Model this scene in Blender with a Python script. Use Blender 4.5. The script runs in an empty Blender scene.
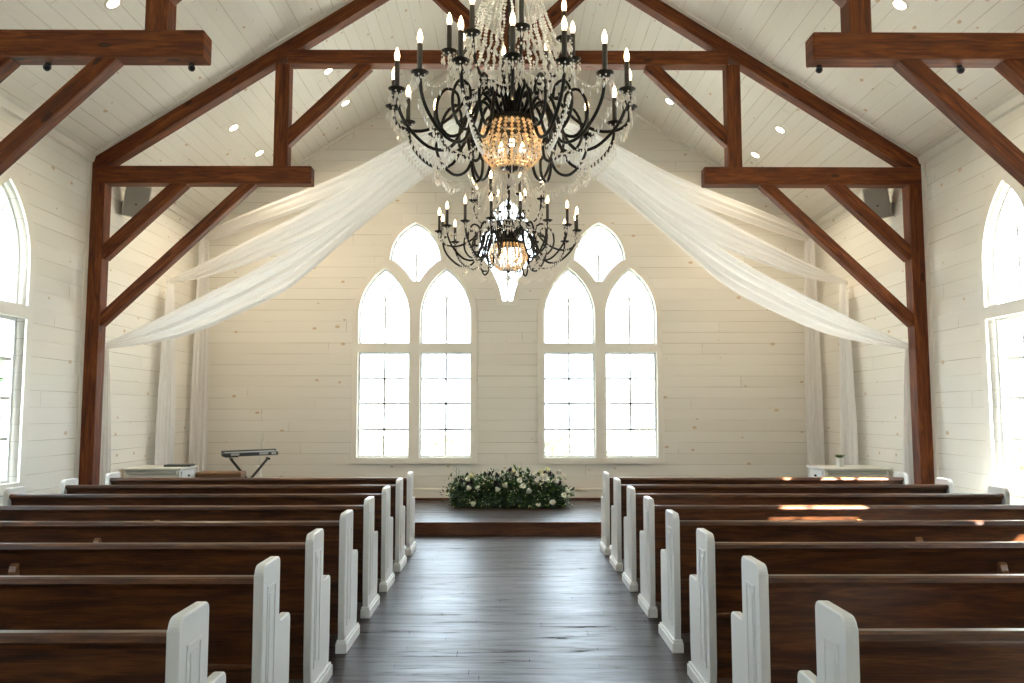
import bpy, bmesh, math, random
from mathutils import Vector, Matrix
C = bpy.context.scene.collection
sc = bpy.context.scene
PI = math.pi
rnd = random.Random(7)
sin, cos, rad, sqrt = math.sin, math.cos, math.radians, math.sqrt

# ------------------------------------------------------------------ materials
class NT:
    def __init__(s, name):
        s.m = bpy.data.materials.new(name); s.m.use_nodes = True
        s.t = s.m.node_tree; s.t.nodes.clear()
        s.out = s.n('ShaderNodeOutputMaterial')
    def n(s, typ, **kw):
        nd = s.t.nodes.new(typ)
        for k, v in kw.items(): setattr(nd, k, v)
        return nd
    def l(s, a, b): s.t.links.new(a, b)
    def math(s, op, a, b=None, c=None):
        nd = s.n('ShaderNodeMath', operation=op)
        for i, v in enumerate((a, b, c)):
            if v is None: continue
            if isinstance(v, (int, float)): nd.inputs[i].default_value = v
            else: s.l(v, nd.inputs[i])
        return nd.outputs[0]
    def mix(s, fac, a, b, blend='MIX'):
        nd = s.n('ShaderNodeMix', data_type='RGBA', blend_type=blend)
        for sock, v in ((nd.inputs[0], fac), (nd.inputs[6], a), (nd.inputs[7], b)):
            if isinstance(v, (int, float)): sock.default_value = v
            elif isinstance(v, tuple): sock.default_value = (*v[:3], 1)
            else: s.l(v, sock)
        return nd.outputs[2]
    def ramp(s, fac, stops):
        nd = s.n('ShaderNodeValToRGB'); s.l(fac, nd.inputs[0])
        e = nd.color_ramp.elements
        while len(e) < len(stops): e.new(.5)
        for i, (p, c) in enumerate(stops): e[i].position = p; e[i].color = (*c[:3], 1)
        return nd.outputs[0]
    def noise(s, vec, scale, detail=4, dist=0, rough=.5):
        nd = s.n('ShaderNodeTexNoise'); nd.inputs['Scale'].default_value = scale
        nd.inputs['Detail'].default_value = detail; nd.inputs['Distortion'].default_value = dist
        nd.inputs['Roughness'].default_value = rough
        if vec is not None: s.l(vec, nd.inputs['Vector'])
        return nd.outputs['Fac']
    def vmul(s, vec, v):
        nd = s.n('ShaderNodeVectorMath', operation='MULTIPLY'); s.l(vec, nd.inputs[0]); nd.inputs[1].default_value = v
        return nd.outputs[0]
    def vadd(s, a, b):
        nd = s.n('ShaderNodeVectorMath', operation='ADD'); s.l(a, nd.inputs[0])
        if isinstance(b, tuple): nd.inputs[1].default_value = b
        else: s.l(b, nd.inputs[1])
        return nd.outputs[0]
    def bsdf(s, col, rough=.5, spec=.5, bump=None, bstr=.2, bdist=.01, coat=0, trans=0, metal=0, **kw):
        p = s.n('ShaderNodeBsdfPrincipled')
        def put(name, v):
            if isinstance(v, (int, float)): p.inputs[name].default_value = v
            elif isinstance(v, tuple): p.inputs[name].default_value = (*v[:3], 1)
            else: s.l(v, p.inputs[name])
        put('Base Color', col); put('Roughness', rough); put('Specular IOR Level', spec)
        put('Metallic', metal); put('Coat Weight', coat); put('Coat Roughness', .2); put('Transmission Weight', trans)
        for k, v in kw.items(): put(k.replace('_', ' '), v)
        if bump is not None:
            b = s.n('ShaderNodeBump'); b.inputs['Strength'].default_value = bstr; b.inputs['Distance'].default_value = bdist
            s.l(bump, b.inputs['Height']); s.l(b.outputs[0], p.inputs['Normal'])
        return p
    def done(s, shader):
        s.l(shader.outputs[0] if hasattr(shader, 'outputs') else shader, s.out.inputs[0]); return s.m

def stagger(t, along, across, row, length):
    wn = t.n('ShaderNodeTexWhiteNoise', noise_dimensions='1D'); t.l(t.math('FLOOR', t.math('DIVIDE', across, row)), wn.inputs['W'])
    cb = t.n('ShaderNodeCombineXYZ'); t.l(t.math('ADD', along, t.math('MULTIPLY', wn.outputs['Value'], length)), cb.inputs[0]); t.l(across, cb.inputs[1])
    return cb.outputs[0]
def plain(name, col, rough=.5, **kw):
    t = NT(name); return t.done(t.bsdf(col, rough, **kw))

def wood(name, dark, mid, light, rough=.4, coat=0., knots=.6, uscale=1.0, vscale=11.0, spec=.5):
    t = NT(name)
    uv = t.n('ShaderNodeTexCoord').outputs['UV']
    oi = t.n('ShaderNodeObjectInfo').outputs['Random']
    off = t.n('ShaderNodeCombineXYZ'); t.l(t.math('MULTIPLY', oi, 37.0), off.inputs[0]); t.l(t.math('MULTIPLY', oi, 91.0), off.inputs[1])
    v = t.vadd(uv, off.outputs[0])
    n1 = t.noise(t.vmul(v, (uscale, vscale, 1)), 2.2, 6, .9, .6)
    n2 = t.noise(t.vmul(v, (2.5*uscale, vscale*7, 1)), 3.0, 3, .2)
    f = t.math('ADD', t.math('MULTIPLY', n1, .72), t.math('MULTIPLY', n2, .28))
    col = t.ramp(f, [(.36, dark), (.50, mid), (.64, light)])
    vo = t.n('ShaderNodeTexVoronoi', voronoi_dimensions='2D'); vo.inputs['Scale'].default_value = 1.0
    t.l(t.vmul(v, (1.6, 4.0, 1)), vo.inputs['Vector'])
    sep = t.n('ShaderNodeSeparateColor'); t.l(vo.outputs['Color'], sep.inputs[0])
    k = t.math('MULTIPLY', t.math('GREATER_THAN', sep.outputs[0], 1 - .20*knots), t.math('LESS_THAN', t.math('ADD', vo.outputs['Distance'], t.math('MULTIPLY', n2, .05)), .115))
    col = t.mix(t.math('MULTIPLY', k, .8), col, tuple(c*.3 for c in dark))
    return t.done(t.bsdf(col, t.math('ADD', t.math('MULTIPLY', n2, .15), rough-.07), bump=f, bstr=.12, bdist=.01, coat=coat, spec=spec))

def boards(name, axes, col1, col2, gap, row=.185, length=6.3, across_scale=1.0, rough=.5):
    """painted pine boards with knots; axes = (axis along, axis across)"""
    t = NT(name)
    ob = t.n('ShaderNodeTexCoord').outputs['Object']
    sx = t.n('ShaderNodeSeparateXYZ'); t.l(ob, sx.inputs[0])
    cb = t.n('ShaderNodeCombineXYZ')
    t.l(sx.outputs[axes[0]], cb.inputs[0])
    t.l(t.math('MULTIPLY', sx.outputs[axes[1]], across_scale), cb.inputs[1])
    v = cb.outputs[0]
    br = t.n('ShaderNodeTexBrick', offset=0, offset_frequency=2, squash=1)
    t.l(stagger(t, sx.outputs[axes[0]], t.math('MULTIPLY', sx.outputs[axes[1]], across_scale), row, length), br.inputs['Vector'])
    for k, x in (('Scale', 1), ('Mortar Size', .0035), ('Mortar Smooth', .3), ('Bias', 0), ('Brick Width', length), ('Row Height', row)): br.inputs[k].default_value = x
    br.inputs['Color1'].default_value = (*col1, 1); br.inputs['Color2'].default_value = (*col2, 1); br.inputs['Mortar'].default_value = (*col1, 1)
    grain = t.noise(t.vmul(v, (.9, 16, 1)), 2.0, 5, .6, .6)
    blot = t.noise(v, .9, 3)
    col = t.mix(t.math('MULTIPLY', grain, .3), br.outputs['Color'], tuple(c*f for c, f in zip(col1, (.80, .76, .68))))
    fade = t.math('MULTIPLY', br.outputs['Fac'], t.ramp(t.noise(t.vmul(v, (.5, 5.4, 1)), 1.3, 2), [(.35, (.07,)*3), (.66, (.95,)*3)]))
    col = t.mix(fade, col, gap)
    # knots
    vo = t.n('ShaderNodeTexVoronoi', voronoi_dimensions='2D'); vo.inputs['Scale'].default_value = 1.0
    t.l(t.vmul(v, (2.2, 3.6, 1)), vo.inputs['Vector'])
    sep = t.n('ShaderNodeSeparateColor'); t.l(vo.outputs['Color'], sep.inputs[0])
    d = t.math('ADD', vo.outputs['Distance'], t.math('MULTIPLY', t.noise(v, 22, 2), .09))
    size = t.math('MULTIPLY_ADD', sep.outputs[1], .075, .072)
    near = t.math('SMOOTH_MIN', 1, t.math('MAXIMUM', 0, t.math('MULTIPLY', t.math('SUBTRACT', size, d), 40)), .1)
    k = t.math('MULTIPLY', t.math('GREATER_THAN', t.math('ADD', sep.outputs[0], t.math('MULTIPLY', blot, .6)), .97), near)
    col = t.mix(t.math('MULTIPLY', k, .6), col, (.50, .29, .09))
    return t.done(t.bsdf(col, rough, spec=.35, bump=t.math('SUBTRACT', 1, br.outputs['Fac']), bstr=.5, bdist=.006))

WHITE1, WHITE2, GAP = (.86, .84, .775), (.815, .79, .72), (.34, .27, .17)
M = {}
M['wall_x'] = boards('whitewashed boards across', (0, 2), WHITE1, WHITE2, GAP)
M['wall_y'] = boards('whitewashed boards along', (1, 2), WHITE1, WHITE2, GAP)
M['ceil'] = boards('whitewashed ceiling boards', (1, 0), (.90, .875, .81), (.87, .84, .765), GAP, row=.165, across_scale=1.187)  # whiter than the wall boards, stands in for upward light on the ceiling
M['trim'] = plain('cream painted trim', (.82, .79, .71), .45)
M['vinyl'] = plain('white window vinyl', (.86, .88, .88), .35)
M['munt'] = plain('window grille bars', (.70, .70, .66), .4)
M['paint'] = plain('white gloss paint', (.84, .835, .80), .32, coat=.2)
M['beam'] = wood('stained timber', (.045, .0095, .0022), (.122, .029, .0052), (.235, .066, .014), .58, 0, 1.0, spec=.28)
M['pew'] = wood('dark varnished oak', (.025, .0075, .0022), (.078, .025, .0062), (.17, .06, .015), .38, .12, 0, 1.0, 9)
M['pewl'] = wood('lighter varnished oak', (.14, .055, .02), (.24, .10, .035), (.32, .15, .055), .35, .3, 0)
M['riser'] = wood('stained riser board', (.05, .016, .006), (.10, .034, .012), (.15, .055, .02), .4, .1, .2)
M['iron'] = plain('dark bronze iron', (.022, .019, .014), .38, metal=.6)
M['candle'] = plain('dark candle sleeve', (.05, .04, .027), .45)
M['black'] = plain('black plastic', (.012, .013, .015), .4)
M['slate'] = plain('slate grey plastic', (.06, .075, .08), .4)
M['silver'] = plain('pale grey panel', (.5, .53, .54), .35)
M['grey'] = plain('grey speaker cloth', (.36, .36, .32), .8)
M['greylight'] = plain('light grey plastic', (.50, .48, .42), .5)
M['cab'] = plain('cream cabinet paint', (.74, .74, .68), .4)
M['cabedge'] = plain('sage grey edge', (.42, .44, .38), .5)
M['leather'] = plain('tan leather', (.17, .085, .03), .45)
M['petal'] = plain('white petals', (.84, .83, .70), .6, Subsurface_Weight=.2)
M['petaly'] = plain('pale yellow petals', (.80, .78, .42), .6)
M['bloom'] = plain('dark burgundy petals', (.012, .006, .014), .6)
M['leaf1'] = plain('deep green leaves', (.018, .050, .012), .5)
M['leaf2'] = plain('mid green leaves', (.075, .16, .028), .5)
M['leaf3'] = plain('blue green leaves', (.05, .11, .06), .55)
M['pot'] = plain('white ceramic', (.85, .85, .82), .3)
M['ring'] = plain('white light ring', (.8, .75, .66), .5)
M['lawn'] = plain('dry pale lawn', (.44, .44, .38), .9)
M['tree1'] = plain('haze paled foliage', (.26, .32, .15), .9)  # veiling haze over the trees is put into this lighter leaf colour
M['tree2'] = plain('grey green foliage', (.18, .26, .16), .9)
M['bark'] = plain('bark', (.2, .15, .1), .9)

def emis(name, col, st):
    t = NT(name); e = t.n('ShaderNodeEmission'); e.inputs[0].default_value = (*col, 1); e.inputs[1].default_value = st
    return t.done(e)
M['bulb'] = emis('glowing bulb', (1, .70, .38), 9)
M['down'] = emis('glowing lens', (1, .86, .66), 14)
# floor planks
t = NT('dark floor planks')
ob = t.n('ShaderNodeTexCoord').outputs['Object']
br = t.n('ShaderNodeTexBrick', offset=0, offset_frequency=2); fx = t.n('ShaderNodeSeparateXYZ'); t.l(ob, fx.inputs[0]); t.l(stagger(t, fx.outputs[0], fx.outputs[1], .128, 1.3), br.inputs['Vector'])
for k, x in (('Scale', 1), ('Mortar Size', .003), ('Mortar Smooth', .4), ('Bias', 0), ('Brick Width', 1.3), ('Row Height', .128)): br.inputs[k].default_value = x
br.inputs['Color1'].default_value = (.028, .019, .014, 1); br.inputs['Color2'].default_value = (.058, .040, .031, 1); br.inputs['Mortar'].default_value = (.018, .013, .011, 1)
g = t.noise(t.vmul(ob, (1.3, 15, 1)), 2.0, 6, .8, .7)
sp_ = t.n('ShaderNodeSeparateColor'); t.l(br.outputs['Color'], sp_.inputs[0])
g2 = t.noise(t.vmul(ob, (.7, 7, 1)), 1.7, 4, 1.2, .7)
col = t.mix(.85, br.outputs['Color'], t.ramp(g, [(.3, (.35,)*3), (.7, (1.25,)*3)]), 'MULTIPLY')
M['floor'] = t.done(t.bsdf(col, t.math('MULTIPLY_ADD', sp_.outputs[0], 2.2, t.math('MULTIPLY_ADD', g, .30, .13)), spec=t.math('MULTIPLY_ADD', g2, 2.2, t.math('MULTIPLY_ADD', br.outputs['Fac'], -.25, -.68)), bump=t.math('SUBTRACT', t.math('MULTIPLY', g, .25), br.outputs['Fac']), bstr=.3, bdist=.002))
# glass pane
t = NT('window glass')
tr = t.n('ShaderNodeBsdfTransparent'); tr.inputs[0].default_value = (.97, .98, .98, 1)
gl = t.n('ShaderNodeBsdfGlossy'); gl.inputs['Roughness'].default_value = .02
mx = t.n('ShaderNodeMixShader'); mx.inputs[0].default_value = .05
t.l(tr.outputs[0], mx.inputs[1]); t.l(gl.outputs[0], mx.inputs[2]); M['glass'] = t.done(mx)
# crystal
def crystal(name, tint, tr):
    t = NT(name)
    p = t.bsdf(tint, .08, spec=.9, trans=.12, IOR=1.5)
    d_ = t.n('ShaderNodeBsdfTranslucent'); d_.inputs[0].default_value = (*tint, 1)
    mx = t.n('ShaderNodeMixShader'); mx.inputs[0].default_value = tr
    t.l(p.outputs[0], mx.inputs[1]); t.l(d_.outputs[0], mx.inputs[2])
    return t.done(mx)
M['crystal'] = crystal('clear crystal', (.95, .91, .84), .34)
M['amber'] = crystal('warm crystal bead', (.95, .80, .58), .55)
# sheer
t = NT('sheer white voile')
df = t.n('ShaderNodeBsdfDiffuse'); df.inputs[0].default_value = (.94, .925, .905, 1)
tl = t.n('ShaderNodeBsdfTranslucent'); tl.inputs[0].default_value = (.94, .925, .905, 1)
tr = t.n('ShaderNodeBsdfTransparent')
m1 = t.n('ShaderNodeMixShader'); m1.inputs[0].default_value = .28; t.l(df.outputs[0], m1.inputs[1]); t.l(tl.outputs[0], m1.inputs[2])
m2 = t.n('ShaderNodeMixShader'); m2.inputs[0].default_value = .06; t.l(m1.outputs[0], m2.inputs[1]); t.l(tr.outputs[0], m2.inputs[2])
M['voile'] = t.done(m2)

# ------------------------------------------------------------------ builders
class MB:
    def __init__(s): s.b = bmesh.new(); s.uv = s.b.loops.layers.uv.new('UVMap'); s.mi = 0
    def face(s, vs, uvs=None):
        try: f = s.b.faces.new(vs)
        except ValueError: return None
        f.material_index = s.mi
        if uvs:
            for lp, u in zip(f.loops, uvs): lp[s.uv].uv = u
        return f
    def box(s, lo, hi, mat=None):
        d = [hi[i]-lo[i] for i in range(3)]; L = max(range(3), key=lambda i: d[i])
        pts = {}
        for i in (0, 1):
            for j in (0, 1):
                for k in (0, 1):
                    p = Vector((lo[0]+d[0]*i, lo[1]+d[1]*j, lo[2]+d[2]*k))
                    pts[i, j, k] = (s.b.verts.new(mat @ p if mat else p), p)
        for ax in range(3):
            o = [a for a in range(3) if a != ax]
            for sd in (0, 1):
                q = []
                for a, b_ in ((0, 0), (1, 0), (1, 1), (0, 1)):
                    idx = [0, 0, 0]; idx[ax] = sd; idx[o[0]] = a; idx[o[1]] = b_; q.append(pts[tuple(idx)])
                flip = (sd == 0) == (ax != 1)
                if flip: q.reverse()
                def uv(p):
                    if ax != L:
                        oth = [a for a in o if a != L][0]; return (p[L], p[oth] + ax*.37 + sd*.91)
                    return (p[o[0]]*.15, p[o[1]] + .5)
                s.face([x[0] for x in q], [uv(x[1]) for x in q])
        return s
    def beam(s, p0, p1, w, th):
        """box along p0->p1 in the XZ plane; w = height across, th = depth along Y (centred)"""
        p0, p1 = Vector(p0), Vector(p1); d = (p1-p0); L = d.length; x = d/L; y = Vector((0, 1, 0)); z = x.cross(y)
        m = Matrix((x, y, z)).transposed().to_4x4(); m.translation = p0
        return s.box((0, -th/2, -w/2), (L, th/2, w/2), m)
    def tube(s, pts, r, n=6, closed=False):
        pts = [Vector(p) for p in pts]; N = len(pts); rs = r if isinstance(r, (list, tuple)) else [r]*N
        prev = None; rings = []; up = None
        for i, p in enumerate(pts):
            a = pts[(i-1) % N] if (closed or i > 0) else p; b_ = pts[(i+1) % N] if (closed or i < N-1) else p
            d = (b_-a).normalized()
            if up is None:
                up = Vector((0, 0, 1)) if abs(d.z) < .9 else Vector((1, 0, 0))
            u = (up - d*up.dot(d)).normalized(); up = u; w = d.cross(u)
            rings.append([s.b.verts.new(p + (u*cos(2*PI*k/n) + w*sin(2*PI*k/n))*rs[i]) for k in range(n)])
        for i in range(N if closed else N-1):
            A, B = rings[i], rings[(i+1) % N]
            for k in range(n): s.face([A[k], A[(k+1) % n], B[(k+1) % n], B[k]], [(i*.05, k/n*.1), (i*.05, (k+1)/n*.1), (i*.05+.05, (k+1)/n*.1), (i*.05+.05, k/n*.1)])
        if not closed: s.face(rings[0][::-1]); s.face(rings[-1])
        return s
    def lathe(s, prof, n=16, loc=(0, 0, 0), mat=None):
        loc = Vector(loc); rings = []
        for r, z in prof:
            if r < 1e-5: q = [Vector((0, 0, z))]
            else: q = [Vector((r*cos(2*PI*k/n), r*sin(2*PI*k/n), z)) for k in range(n)]
            rings.append([s.b.verts.new((mat @ p if mat else p) + loc) for p in q])
        for A, B in zip(rings, rings[1:]):
            for k in range(n):
                a, b_, c, d = A[k % len(A)], A[(k+1) % n % len(A)], B[(k+1) % n % len(B)], B[k % len(B)]
                vs = []
                for v in (a, b_, c, d):
                    if v not in vs: vs.append(v)
                if len(vs) > 2: s.face(vs)
        return s
    def prism(s, prof, a0, a1, axis='x'):
        """polygon prof [(u,v)] extruded a0..a1 along axis; x: (a,u,v)  y: (u,a,v)"""
        mk = (lambda a, u, v: Vector((a, u, v))) if axis == 'x' else ((lambda a, u, v: Vector((u, a, v))) if axis == 'y' else (lambda a, u, v: Vector((u, v, a))))
        A = [s.b.verts.new(mk(a0, u, v)) for u, v in prof]; B = [s.b.verts.new(mk(a1, u, v)) for u, v in prof]
        n = len(prof); acc = 0
        s.face(A[::-1], [(u, v) for u, v in prof][::-1]); s.face(B, [(u, v+.7) for u, v in prof])
        for i in range(n):
            j = (i+1) % n; L = math.dist(prof[i], prof[j])
            s.face([A[i], A[j], B[j], B[i]], [(a0, acc), (a0, acc+L), (a1, acc+L), (a1, acc)]); acc += L
        return s
    def octa(s, c, r, h=None):
        h = h or r; c = Vector(c)
        e = [s.b.verts.new(c + Vector(o)) for o in ((r, 0, 0), (0, r, 0), (-r, 0, 0), (0, -r, 0))]
        t_, b_ = s.b.verts.new(c + Vector((0, 0, h))), s.b.verts.new(c - Vector((0, 0, h)))
        for k in range(4):
            s.face([e[k], e[(k+1) % 4], t_]); s.face([e[(k+1) % 4], e[k], b_])
    def build(s, name, mat, parent=None, loc=None, smooth=False, bevel=0, segs=2, fix=True):
        if fix: bmesh.ops.recalc_face_normals(s.b, faces=s.b.faces[:])
        me = bpy.data.meshes.new(name); s.b.to_mesh(me); s.b.free()
        for m_ in (mat if isinstance(mat, list) else [mat]): me.materials.append(m_)
        if smooth:
            for p in me.polygons: p.use_smooth = True
        o = bpy.data.objects.new(name, me); C.objects.link(o)
        if loc is not None: o.location = loc
        if parent: o.parent = parent
        if bevel:
            b_ = o.modifiers.new('bevel', 'BEVEL'); b_.width = bevel; b_.segments = segs; b_.limit_method = 'ANGLE'; b_.angle_limit = rad(35)
        return o

def thing(name, label, cat, loc=(0, 0, 0), rz=0, group=None):
    o = bpy.data.objects.new(name, None); C.objects.link(o); o.empty_display_size = .1
    o.location = loc; o.rotation_euler = (0, 0, rz)
    return tag(o, label, cat, group)
def tag(o, label, cat, group=None):
    o['label'] = label; o['category'] = cat
    if group: o['group'] = group
    return o
def struct(o, label=None):
    o['kind'] = 'structure'
    if label: o['label'] = label
    return o
def dup(root, loc, rz=0, label=None):
    r = root.copy(); C.objects.link(r); r.location = loc; r.rotation_euler = (0, 0, rz)
    if label: r['label'] = label
    for ch in list(root.children):
        c = ch.copy(); C.objects.link(c); c.parent = r
        for g_ in list(ch.children):
            d = g_.copy(); C.objects.link(d); d.parent = c
    return r
def plate(name, loops, th, place, mat, parent=None, bevel=0):
    """flat plate with holes: loops of (u,v); place(u,v,w) -> world, w in -th/2..th/2"""
    cu = bpy.data.curves.new(name, 'CURVE'); cu.dimensions = '2D'; cu.fill_mode = 'BOTH'; cu.extrude = th/2
    for lp in loops:
        sp = cu.splines.new('POLY'); sp.points.add(len(lp)-1); sp.use_cyclic_u = True
        for p, (u, v) in zip(sp.points, lp): p.co = (u, v, 0, 1)
    co = bpy.data.objects.new(name, cu); C.objects.link(co)
    bpy.context.view_layer.update()
    me = bpy.data.meshes.new_from_object(co.evaluated_get(bpy.context.evaluated_depsgraph_get()))
    bpy.data.objects.remove(co); bpy.data.curves.remove(cu)
    for v in me.vertices: v.co = place(*v.co)
    bm = bmesh.new(); bm.from_mesh(me); bmesh.ops.remove_doubles(bm, verts=bm.verts[:], dist=1e-5); bmesh.ops.recalc_face_normals(bm, faces=bm.faces[:]); bm.to_mesh(me); bm.free()
    me.name = name; me.materials.clear(); me.materials.append(mat)
    o = bpy.data.objects.new(name, me); C.objects.link(o)
    if parent: o.parent = parent
    if bevel:
        b_ = o.modifiers.new('bevel', 'BEVEL'); b_.width = bevel; b_.segments = 2; b_.limit_method = 'ANGLE'
    return o

def spline(pts, n):
    """Catmull-Rom through pts"""
    P = [Vector(p) for p in pts]; P = [P[0]*2-P[1]] + P + [P[-1]*2-P[-2]]; out = []
    m = len(P)-3
    for i in range(n+1):
        x = i/n*m; k = min(int(x), m-1); f = x-k; a, b_, c, d = P[k:k+4]
        out.append(.5*((2*b_) + (c-a)*f + (2*a-5*b_+4*c-d)*f*f + (3*b_-a-3*c+d)*f**3))
    return out

# ------------------------------------------------------------------ room dimensions
W, B, FRONT, ZW, SL = 5.25, 13.95, -3.0, 4.81, .64
RIDGE = ZW + SL*W
STG, STY = .165, 11.13
def ceilz(x): return ZW + SL*(W-abs(x))

# --- window outlines (u = across, v = height)
def arc(cx, cz, r, a0, a1, n=14): return [(cx + r*cos(a0+(a1-a0)*i/n), cz + r*sin(a0+(a1-a0)*i/n)) for i in range(n+1)]
ZB, ZT0, ZT1, ZS, ZA = .862, 2.622, 2.760, 3.23, 4.055
def lancet(x0, x1, zb, d=0., zs=ZS, za=ZA):
    w = (x1-x0)/2; h = za-zs; R = (h*h+w*w)/(2*w); r = R-d
    top = sqrt(max(r*r-(R-w)**2, 1e-6)); ang = math.atan2(top, R-w)
    pts = [(x0+d, zb+d), (x1-d, zb+d)]
    pts += arc(x1-R, zs, r, 0, ang)                       # right side up to the apex
    pts += arc(x0+R, zs, r, PI-ang, PI)[1:]
    return pts
def rect(x0, x1, z0, z1, d=0.): return [(x0+d, z0+d), (x1-d, z0+d), (x1-d, z1-d), (x0+d, z1-d)]
def mirror(right): return right + [(-u, v) for u, v in reversed(right) if abs(u) > 1e-6]
def shift(lp, dx): return [(u+dx, v) for u, v in lp]
def inset(lp, d):
    n = len(lp); out = []
    for i in range(n):
        a, b_, c = Vector(lp[i-1]), Vector(lp[i]), Vector(lp[(i+1) % n])
        n1 = Vector((-(b_-a).y, (b_-a).x)).normalized(); n2 = Vector((-(c-b_).y, (c-b_).x)).normalized()
        k = (n1+n2); l2 = k.length_squared
        out.append(tuple(b_ + k*(2*d/max(l2, .4))))
    return out
HW, MH = .087, .433                                        # half mullion, half pane
R0 = ((ZA-ZS)**2+MH**2)/(2*MH)
def concave(cx, cz, r, z0, z1, n=12):                      # right boundary concentric with the neighbour's arch
    return [(cx - sqrt(r*r-(z-cz)**2), z) for z in [z0+(z1-z0)*i/n for i in range(n+1)]]
cxn = HW + R0
def trefoil_pane():
    right = concave(cxn, ZS, R0+.175, 3.818, 4.17)
    u1, z1 = right[-1]; w = .435; zs = 4.19; h = 4.833-zs; r = (h*h+w*w)/(2*w)
    right += arc(w-r, zs, r, 0, math.atan2(h, r-w))
    return mirror(right[:-1] + [(0, 4.833)])
TREF = trefoil_pane()
def pair_trim():
    x1 = HW+2*MH; r = R0+.098; cx = x1-R0
    right = [(x1+.098, .757)]
    zt = 4.14; a1 = math.asin((zt-ZS)/r); right += arc(cx, ZS, r, 0, a1)
    w = .535; zs = 4.19; h = 4.935-zs; rr = (h*h+w*w)/(2*w)
    right += arc(w-rr, zs, rr, 0, math.atan2(h, rr-w))[:-1] + [(0, 4.935)]
    return mirror(right)
def centre_pane(d=0.):
    cx = .622+R0; r = 1.456-d; zc = 4.33
    right = concave(cx, ZS, r, 3.405-d*.8, zc+d*.3)
    w = right[-1][0]; z0 = right[-1][1]; h = 5.37+d*1.2-z0; rr = (h*h+w*w)/(2*w)
    right += arc(w-rr, z0, rr, 0, math.atan2(h, rr-w))[1:-1] + [(0, 5.37+d*1.2)]
    return mirror(right)
XL = 1.56
pane_l = (-HW-2*MH, -HW); pane_r = (HW, HW+2*MH)
def pair_loops(cx): return [shift(l, cx) for l in (rect(*pane_l, ZB, ZT0), rect(*pane_r, ZB, ZT0), lancet(*pane_l, ZT1), lancet(*pane_r, ZT1), TREF)]
CENT = centre_pane(0)

# --- walls
TH = .20
fr = lambda u, v, w: (u, B+TH/2+w, v)
gable = [(-W-.1, -.25), (W+.1, -.25), (W+.1, ZW+.1), (0, RIDGE+.18), (-W-.1, ZW+.1)]
o = plate('wall_altar', [gable] + pair_loops(-XL) + pair_loops(XL) + [CENT], TH, fr, M['wall_x']); struct(o)
wins_y = [8.565, 4.765, .965]
SH = .435
def side_loops(): return [l for y in wins_y for l in (rect(y-SH, y+SH, ZB, ZT0), lancet(y-SH, y+SH, ZT1))]
for s, nm in ((-1, 'left'), (1, 'right')):
    pl = (lambda s: lambda u, v, w: (s*(W+TH/2+w), u, v))(s)
    struct(plate('wall_'+nm, [[(FRONT, -.25), (B, -.25), (B, ZW+.12), (FRONT, ZW+.12)]] + side_loops(), TH, pl, M['wall_y']))
struct(plate('wall_rear', [gable] + [CENT], TH, lambda u, v, w: (u, FRONT-TH/2+w, v), M['wall_x']))
b = MB(); b.box((-W-.2, FRONT-.2, -.2), (W+.2, B+.2, 0)); struct(b.build('floor', M['floor']))
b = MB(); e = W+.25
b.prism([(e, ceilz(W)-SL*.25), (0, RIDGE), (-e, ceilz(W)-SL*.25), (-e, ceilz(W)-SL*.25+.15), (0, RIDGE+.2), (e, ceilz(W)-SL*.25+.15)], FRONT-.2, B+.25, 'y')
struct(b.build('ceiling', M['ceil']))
# stage
b = MB(); b.box((-W, STY, 0), (W, B, STG)); struct(b.build('floor_stage', M['floor']))
b = MB(); b.box((-W, STY-.022, 0), (W, STY, STG-.03)); b.box((-W, STY-.045, STG-.028), (W, STY+.002, STG+.003)); struct(b.build('trim_stage_riser', M['riser'], bevel=.004))
# baseboards / trims
b = MB(); b.box((-W, B-.02, STG), (W, B, STG+.16)); b.box((-W, B-.028, STG+.16), (W, B, STG+.18)); struct(b.build('baseboard_altar', M['trim'], bevel=.003))
b = MB(); b.box((-W, B-.04, STG), (W, B-.02, STG+.035)); struct(b.build('trim_shoe', M['riser'], bevel=.004))
for s, nm in ((-1, 'left'), (1, 'right')):
    b = MB(); x0, x1 = sorted((s*W, s*(W-.02))); b.box((x0, FRONT, 0), (x1, STY-.05, .16)); b.box((x0, STY, STG), (x1, B-.03, STG+.16)); struct(b.build('baseboard_'+nm, M['trim'], bevel=.003))
    b = MB(); b.prism([(s*W, ZW-.075), (s*(W-.035), ZW-.06), (s*(W-.06), ZW+.02), (s*W, ZW-.005)], FRONT, B, 'y'); struct(b.build('trim_crown_'+nm, M['trim']))
    b = MB(); k = .055
    b.prism([(s*W, ZW-k), (s*.0, RIDGE-k), (0, RIDGE), (s*W, ZW)], B-.03, B, 'y'); struct(b.build('trim_gable_'+nm, M['trim']))

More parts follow.
